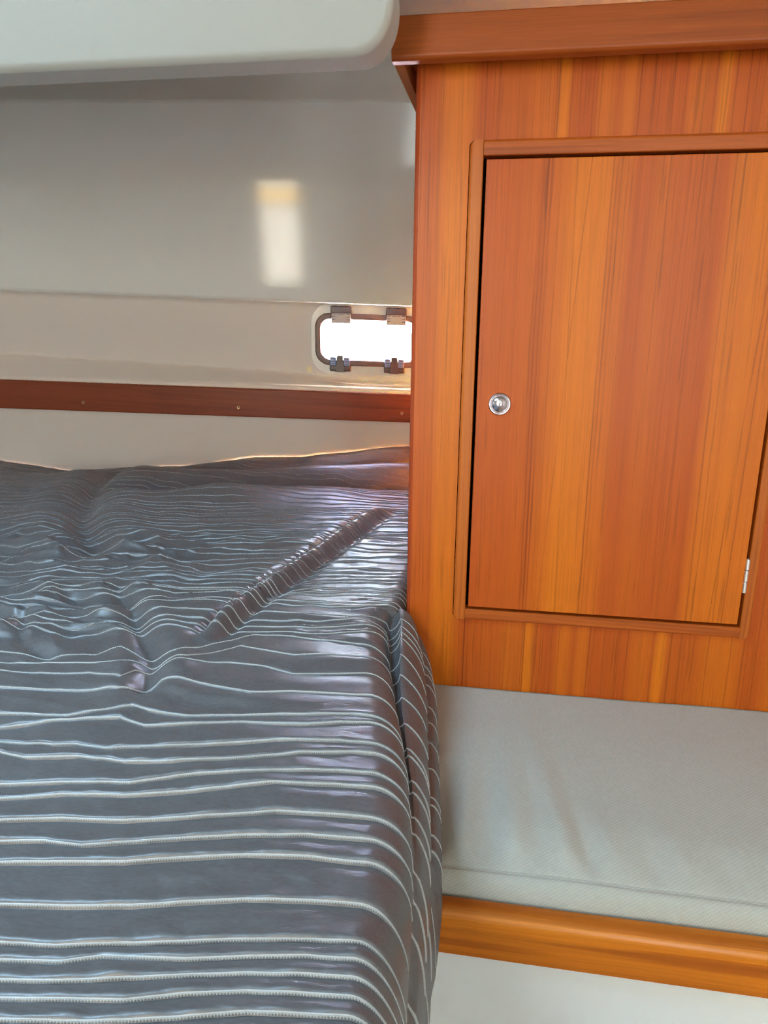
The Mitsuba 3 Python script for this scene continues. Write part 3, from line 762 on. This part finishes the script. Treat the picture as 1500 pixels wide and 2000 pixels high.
def bed_top(X, Y, D, G):
    """Height of the bedspread. D: distance beyond the nearer seam, G: the gap to the next one."""
    V = Y - SLOPE * (X + 0.22)                                   # depth measured square to the seams
    mid = smooth01(0.70, 0.95, V) * (1 - smooth01(1.30, 1.55, V))
    far = smooth01(1.25, 1.5, V)
    near = 1 - smooth01(0.62, 0.85, V)
    z = 0.7285 + 0 * X
    # the tuck at every seam: a step up just beyond it, rolling over into the flat
    A = 0.0052 * near + 0.0024 * mid + 0.0026 * far
    A = A * np.clip(G / 0.016, 0.5, 1)
    kr = smooth01(-1.15, -0.75, X)
    wall_q = 2.25 + math.tan(WA) * (X + 0.8) - Y
    plain = 1 - 0.85 * kr * (1 - smooth01(0.34, 0.44, wall_q + 0.16 * (X + 0.3)))     # the unpleated border is bunched up along the hull
    A = A * plain
    far = far * plain
    rise = 1 - np.exp(-(np.maximum(D, 0) / 0.0014) ** 1.2)
    z = z + A * rise * np.exp(-(D / (0.0070 + 0.0035 * near)) ** 1.5) * (0.75 + 0.5 * meshkit.noise(np.stack([X * 60, V * 40, X * 0], -1), 31))
    f = np.clip(D / np.maximum(G, 1e-4), 0, 1)
    z = z + np.minimum(0.0045, (0.11 - 0.055 * (mid + far)) * G) * plain * 4 * f * (1 - f) * (0.4 + 0.9 * meshkit.noise(np.stack([X * 14, V * 30, X * 0 + 2], -1), 37))
    # fine gathers that run across the strips
    g1 = meshkit.noise(np.stack([X * 75 + 9 * np.sin(V * 40), V * 22, X * 0], -1), 41) - 0.5
    z = z + (0.0011 * near + 0.0016 * mid + 0.0010 * far) * g1 * np.sin(np.pi * f)
    z = z + near * 0.0016 * (meshkit.fbm(np.stack([X * 55, V * 95, X * 0 + 6], -1), 3, 43) - 0.5) * np.sin(np.pi * f) ** 0.5
    # crumpled zone
    wx, wy = X + 0.05 * meshkit.fbm(np.stack([X * 7, Y * 7, X * 0], -1), 3, 51), Y + 0.05 * meshkit.fbm(np.stack([X * 7, Y * 7, X * 0 + 4], -1), 3, 52)
    c1 = ridged(wx * 5.0 + wy * 2.0, wy * 11.0, 61)
    c2 = ridged(wx * 11.0 - wy * 6.0, wy * 22.0, 62)
    c3 = ridged(wx * 22.0 + wy * 8.0, wy * 40.0, 63)
    left = smooth01(-0.30, -0.75, X)
    calm = 1 - 0.62 * smooth01(-0.62, -0.40, X)                  # smoother towards the cabinet
    c1, c2, c3 = ((a * calm + b * (1 - calm)) for a, b in ((c1, ridged(wx * 2.0, wy * 11.0, 64)), (c2, ridged(wx * 4.5, wy * 22.0, 65)), (c3, ridged(wx * 9.0, wy * 40.0, 66))))
    z = z + mid * calm * (0.024 * (c1 - 0.6) + 0.016 * (c2 - 0.6) + 0.0065 * (c3 - 0.6))
    z = z + far * (0.006 * (c1 - 0.6) + 0.0020 * (c2 - 0.6) + 0.0010 * (c3 - 0.6)) + near * (0.0022 * (c1 - 0.6) + 0.0012 * (c2 - 0.5))
    z = z + smooth01(0.42, 0.66, V) * (1 - smooth01(0.85, 1.0, V)) * (0.009 * (c1 - 0.6) + 0.006 * (c2 - 0.6))
    # broad swells
    z = z + (0.010 * smooth01(1.25, 1.5, V) + 0.008 * mid + 0.003 * near) * (meshkit.fbm(np.stack([X * 3.2, Y * 2.6, X * 0 + 1], -1), 3, 71) - 0.5) * 2
    # the long diagonal fold
    r, s, fr = dist_line(X, Y, FOLD)
    w = 0.020 * (1 - 0.35 * fr)
    hgt = 0.020 * smooth01(-0.02, 0.10, fr) * (1 - smooth01(0.90, 1.0, fr))
    body = np.where(s > 0, np.exp(-(r / (w * 0.8)) ** 2), np.exp(-(r / (w * 1.2)) ** 2))
    z = z + hgt * body - 0.010 * np.exp(-((r - 1.5 * w) / (0.7 * w)) ** 2) * (hgt / 0.020)
    # hollow on the left, and the pile near the corner
    r, s, fr = dist_line(X, Y, np.array([(-1.13, 1.95), (-1.05, 1.70), (-0.90, 1.40), (-0.76, 1.22)]))
    z = z - 0.022 * np.exp(-(r / 0.030) ** 2) + 0.012 * np.exp(-((r - 0.085) / 0.05) ** 2)
    r, s, fr = dist_line(X, Y, np.array([(-0.60, 1.02), (-0.52, 0.92), (-0.43, 0.80), (-0.40, 0.72)]))
    z = z - 0.009 * np.exp(-(r / 0.014) ** 2) + 0.007 * np.exp(-((r - 0.035) / 0.022) ** 2)
    r, s, fr = dist_line(X, Y, np.array([(-0.70, 0.92), (-0.62, 0.80), (-0.56, 0.77)]))
    z = z - 0.006 * np.exp(-(r / 0.010) ** 2)
    # against the hull the cloth is bunched up: folds along the wall
    Yw = 2.25 + math.tan(WA) * (X + 0.8)
    q = Yw - Y                                                   # distance in front of the wall
    crest = np.interp(X, [-1.95, -1.60, -1.50, -1.36, -1.27, -1.106, -0.95, -0.86, -0.775, -0.62, -0.55, -0.28, -0.1], [0.745, 0.727, 0.715, 0.690, 0.676, 0.700, 0.706, 0.722, 0.734, 0.737, 0.748, 0.778, 0.785])
    k = 1 - smooth01(0.05, 0.34, q)
    z = z + (crest - 0.7285) * k
    kr = smooth01(-1.15, -0.75, X)
    sk = q + 0.16 * (X + 0.3)
    folds = 0.020 * np.exp(-((sk - 0.13) / 0.040) ** 2) - 0.026 * np.exp(-((sk - 0.205) / 0.016) ** 2) + 0.030 * np.exp(-((sk - 0.28) / 0.045) ** 2) - 0.050 * np.exp(-((sk - 0.385) / 0.034) ** 2) + 0.028 * np.exp(-((sk - 0.53) / 0.11) ** 2) * np.exp(-((X + 0.70) / 0.24) ** 2)
    folds = 1.2 * folds * (0.85 + 0.5 * (meshkit.noise(np.stack([X * 6, q * 5, X * 0], -1), 83) - 0.5))
    z = z + kr * folds
    # swell in front of it, low at the right
    z = z - 0.012 * smooth01(-0.45, -0.2, X) * smooth01(1.5, 1.8, Y)
    # down at the wall
    z = z - 0.06 * smooth01(0.045, 0.0, q)
    # round the long edge on the right
    e = np.maximum(right_edge(Y) - X, 0)
    rr = np.where(Y > 1.02, 0.022, 0.040)
    drop = np.where(Y > 1.02, 0.03, 0.7285 - border(TUCK, np.minimum(Y, 1.02))[1])
    z = z - np.maximum(drop, 0.006) * (1 - np.sqrt(np.clip(1 - (1 - np.clip(e / rr, 0, 1)) ** 2, 0, 1)))
    return z


def build_rows():
    """(row y at every column, D, G): rows follow the seams and crowd next to them."""
    near_d = [0.0, 0.0006, 0.0013, 0.0021, 0.0032, 0.0048, 0.0070]
    rows = []
    for k in range(len(S) - 1):
        G = S[k + 1] - S[k]
        m = max(5, int(np.median(G) / 0.0036))
        fr = [d for d in near_d]
        for d in fr:
            D = np.minimum(d, G * d / 0.0095)
            rows.append((S[k] + D, D, G))
        for j in range(1, m):
            D0 = np.minimum(0.0070, G * 0.0070 / 0.0095)
            D = D0 + (G - 0.0004 - D0) * j / (m - 1)
            rows.append((S[k] + D, D, G))
    return rows


rows = build_rows()
Yr = np.array([r[0] for r in rows])
Dr, Gr = np.array([r[1] for r in rows]), np.array([r[2] for r in rows])
Xr = np.array([col_x(y, COLS) for y in Yr])
keep = np.ones(len(Yr), bool)
Ywall = 2.25 + math.tan(WA) * (Xr + 0.8) - 0.058
Yq = np.minimum(Yr, Ywall)
Zr = bed_top(Xr, Yq, Dr, Gr)
inside = (Yr < Ywall + 0.03).any(1)
Xr, Yq, Zr, Yr, Dr, Gr = (a[inside] for a in (Xr, Yq, Zr, Yr, Dr, Gr))
TOP = np.stack([Xr, Yq, Zr], -1)
# the hanging border: further columns to the right, from the tuck over the rise to the seam and the hem
ye = Yq[:, 0]


def border_columns(ye, D, G):
    yb = np.minimum(ye, 1.03)
    gone = smooth01(1.028, 1.045, ye)
    tx, tz = border(TUCK, yb)
    cols = []
    knots = [(TUCK, yb), (RISE, yb), (SEWN, yb), (HEM, yb)]
    P = [np.stack(border(t, y), -1) for t, y in knots]
    z0 = TOP[:, 0, 2]
    A = 0.0022 * (1 - np.exp(-(np.maximum(D, 0) / 0.0014) ** 1.2)) * np.exp(-(D / 0.006) ** 1.3)
    f = D / np.maximum(G, 1e-4)
    puff = np.minimum(0.003, 0.08 * G) * 4 * f * (1 - f)
    for a, b, n, bulge, pk in ((0, 1, 9, -0.004, 0.25), (1, 2, 20, 0.008, 1.0), (2, 3, 12, 0.004, 0.7)):
        for j in range(1, n + 1):
            t = j / n
            p = P[a] * (1 - t) + P[b] * t
            d = P[b] - P[a]
            L = np.maximum(np.hypot(d[:, 0], d[:, 1]), 1e-5)
            nrm = np.stack([-d[:, 1], d[:, 0]], -1) / L[:, None]
            nrm = np.where(nrm[:, 1:2] < 0, -nrm, nrm)
            pucker = 0.0
            if a >= 1:
                s = ye * 260 + 7 * np.sin(ye * 31)
                pk_w = np.exp(-((1 - t) / 0.22) ** 2) if a == 1 else np.exp(-(t / 0.5) ** 2)
                pucker = 0.0016 * np.sin(s) * pk_w
            amount = (bulge * np.minimum(L / 0.03, 1) * 4 * t * (1 - t) + (A + puff) * pk * (1 if b < 3 else 1 - 0.6 * t) + pucker)
            if b == 2:
                amount = amount - 0.0045 * np.exp(-((1 - t) / 0.07) ** 2)
            if a == 2:
                amount = amount - 0.0045 * np.exp(-(t / 0.12) ** 2)
            p = p + nrm * amount[:, None]
            zz = p[:, 1]
            xx = p[:, 0]
            wig = 0.0022 * (meshkit.noise(np.stack([ye * 42, ye * 0, ye * 0], -1), 5) - 0.5) * (t if b == 3 else 0)
            xx, zz = xx + wig, zz
            idx = [9, 20, 12].index(n)
            step = (idx * 14 + j) * 0.0009
            # behind the cabinet's front the border is tucked down beside the mattress
            xg, zg = np.full_like(xx, -0.1312), z0 - step
            cols.append(np.stack([xx * (1 - gone) + xg * gone, ye + 0 * yb, zz * (1 - gone) + zg * gone], -1))
    return np.stack(cols[::-1], 1)


BORD = border_columns(ye, Dr[:, 0], Gr[:, 0])
CL = np.concatenate([BORD, TOP], 1)
NB = BORD.shape[1]
# the foot end drops over the edge of the berth
foot = CL[0].copy()
drop_rows = []
for k in range(1, 16):
    a = math.radians(90) * min(k / 6, 1)
    r = foot.copy()
    r[:, 1] -= 0.03 * math.sin(a)
    r[:, 2] = np.maximum(r[:, 2] - 0.03 * (1 - math.cos(a)) - max(0, k - 6) * 0.02, 0.30)
    drop_rows.append(r)
CL = np.concatenate([np.array(drop_rows[::-1]), CL], 0)
cloth = grid(CL)
if cloth.face_normals[len(cloth.faces) // 2][2] < 0:
    cloth.invert()
spread = 'bedspread'
obj('cloth', cloth, 'satin', spread, smooth=True)
tag(spread, 'dark grey satin bedspread with rows of pale stitched pleats on the bed', 'bedspread')

# stitching: a row of short threads along each seam, following the cloth
ROW0 = 15
vn = np.array(cloth.vertex_normals).reshape(CL.shape) if len(cloth.vertices) == CL.shape[0] * CL.shape[1] else None


def stitch_run(P, N, Tn, pitch, length, width, lift, back=0.35):
    """Small raised threads across a seam. P: points along it, N: cloth normals, Tn: direction across the seam."""
    L = np.concatenate([[0], np.cumsum(np.linalg.norm(np.diff(P, axis=0), axis=1))])
    s = np.arange(0, L[-1], pitch)
    if len(s) < 3:
        return None
    at = lambda A, q: np.stack([np.interp(q, L, A[:, k]) for k in range(3)], -1)
    c, n, t = at(P, s), at(N, s), at(Tn, s)
    a = at(P, np.minimum(s + pitch * 0.5, L[-1])) - at(P, np.maximum(s - pitch * 0.5, 0))
    a /= np.linalg.norm(a, axis=1, keepdims=True) + 1e-9
    n /= np.linalg.norm(n, axis=1, keepdims=True) + 1e-9
    t = t - n * (t * n).sum(1, keepdims=True)
    t /= np.linalg.norm(t, axis=1, keepdims=True) + 1e-9
    h, w = length, width * 0.5
    v = [c - t * h * back, c + a * w + n * lift * .3, c - a * w + n * lift * .3, c + t * h * .30 + a * w + n * lift * .8, c + t * h * .30 - a * w + n * lift * .8, c + n * lift * 1.2 - t * h * .05, c + t * h * (1 - back)]
    v = np.stack(v, 1).reshape(-1, 3)
    q0, q1, q2 = P + Tn / (np.linalg.norm(Tn, axis=1, keepdims=True) + 1e-9) * h * 0.0 + N * lift * .5, P + Tn / (np.linalg.norm(Tn, axis=1, keepdims=True) + 1e-9) * h * 0.22 + N * lift * 1.0, P + Tn / (np.linalg.norm(Tn, axis=1, keepdims=True) + 1e-9) * h * (0.5 if h > 0.003 else 0.38) + N * lift * .3
    cord = grid(np.stack([q0, q1, q2]))
    f = np.array([[0, 1, 5], [0, 5, 2], [1, 3, 5], [5, 4, 2], [5, 3, 4], [3, 6, 4]])
    f = (f[None] + 7 * np.arange(len(s))[:, None, None]).reshape(-1, 3)
    return cat(trimesh.Trimesh(v, f, process=False), cord)


row_of = []
i = 0
idx = np.nonzero(inside)[0]
start = {}
n0 = 0
for k in range(len(S) - 1):
    start[k] = n0
    G = S[k + 1] - S[k]
    n0 += 7 + max(5, int(np.median(G) / 0.0036)) - 1
pos = {int(a): b for b, a in enumerate(idx)}
for k in range(len(S) - 1):
    if start[k] + 3 not in pos or start[k] not in pos:
        continue
    ymid = float(np.median(S[k]))
    r0, r1 = ROW0 + pos[start[k]], ROW0 + pos[start[k] + 3]
    ncol = NB + int((NCOL - 24) * 1.0)
    sl = slice(0, ncol)
    P = CL[r0, sl] * 0.55 + CL[r1, sl] * 0.45
    N = vn[r1, sl].copy()
    N = np.where(N[:, 2:3] < 0, -N, N)
    Tn = CL[ROW0 + pos[start[k]] + 3, sl] - CL[r0, sl]
    ok = (CL[r0, sl, 1] < 2.25 + math.tan(WA) * (CL[r0, sl, 0] + 0.8) - 0.09)
    if ymid > 1.03:
        ok[:NB + 2] = False
    P, N, Tn = P[ok], N[ok], Tn[ok]
    if len(P) < 8:
        continue
    pitch = 0.0021 if ymid < 0.75 else (0.0027 if ymid < 1.2 else 0.0042)
    light = ymid < 1.03
    m = stitch_run(P, N, Tn, pitch, (0.0034 if ymid < 0.72 else 0.0026 if ymid < 0.84 else 0.0019) if light else 0.0012, pitch * (0.92 if light else 0.6), 0.0007 if light else 0.0003)
    if m is not None:
        obj('stitching', m, 'thread', spread, smooth=False, **({'label': 'pale zigzag stitching along a pleat'} if light and k == 30 else {}))
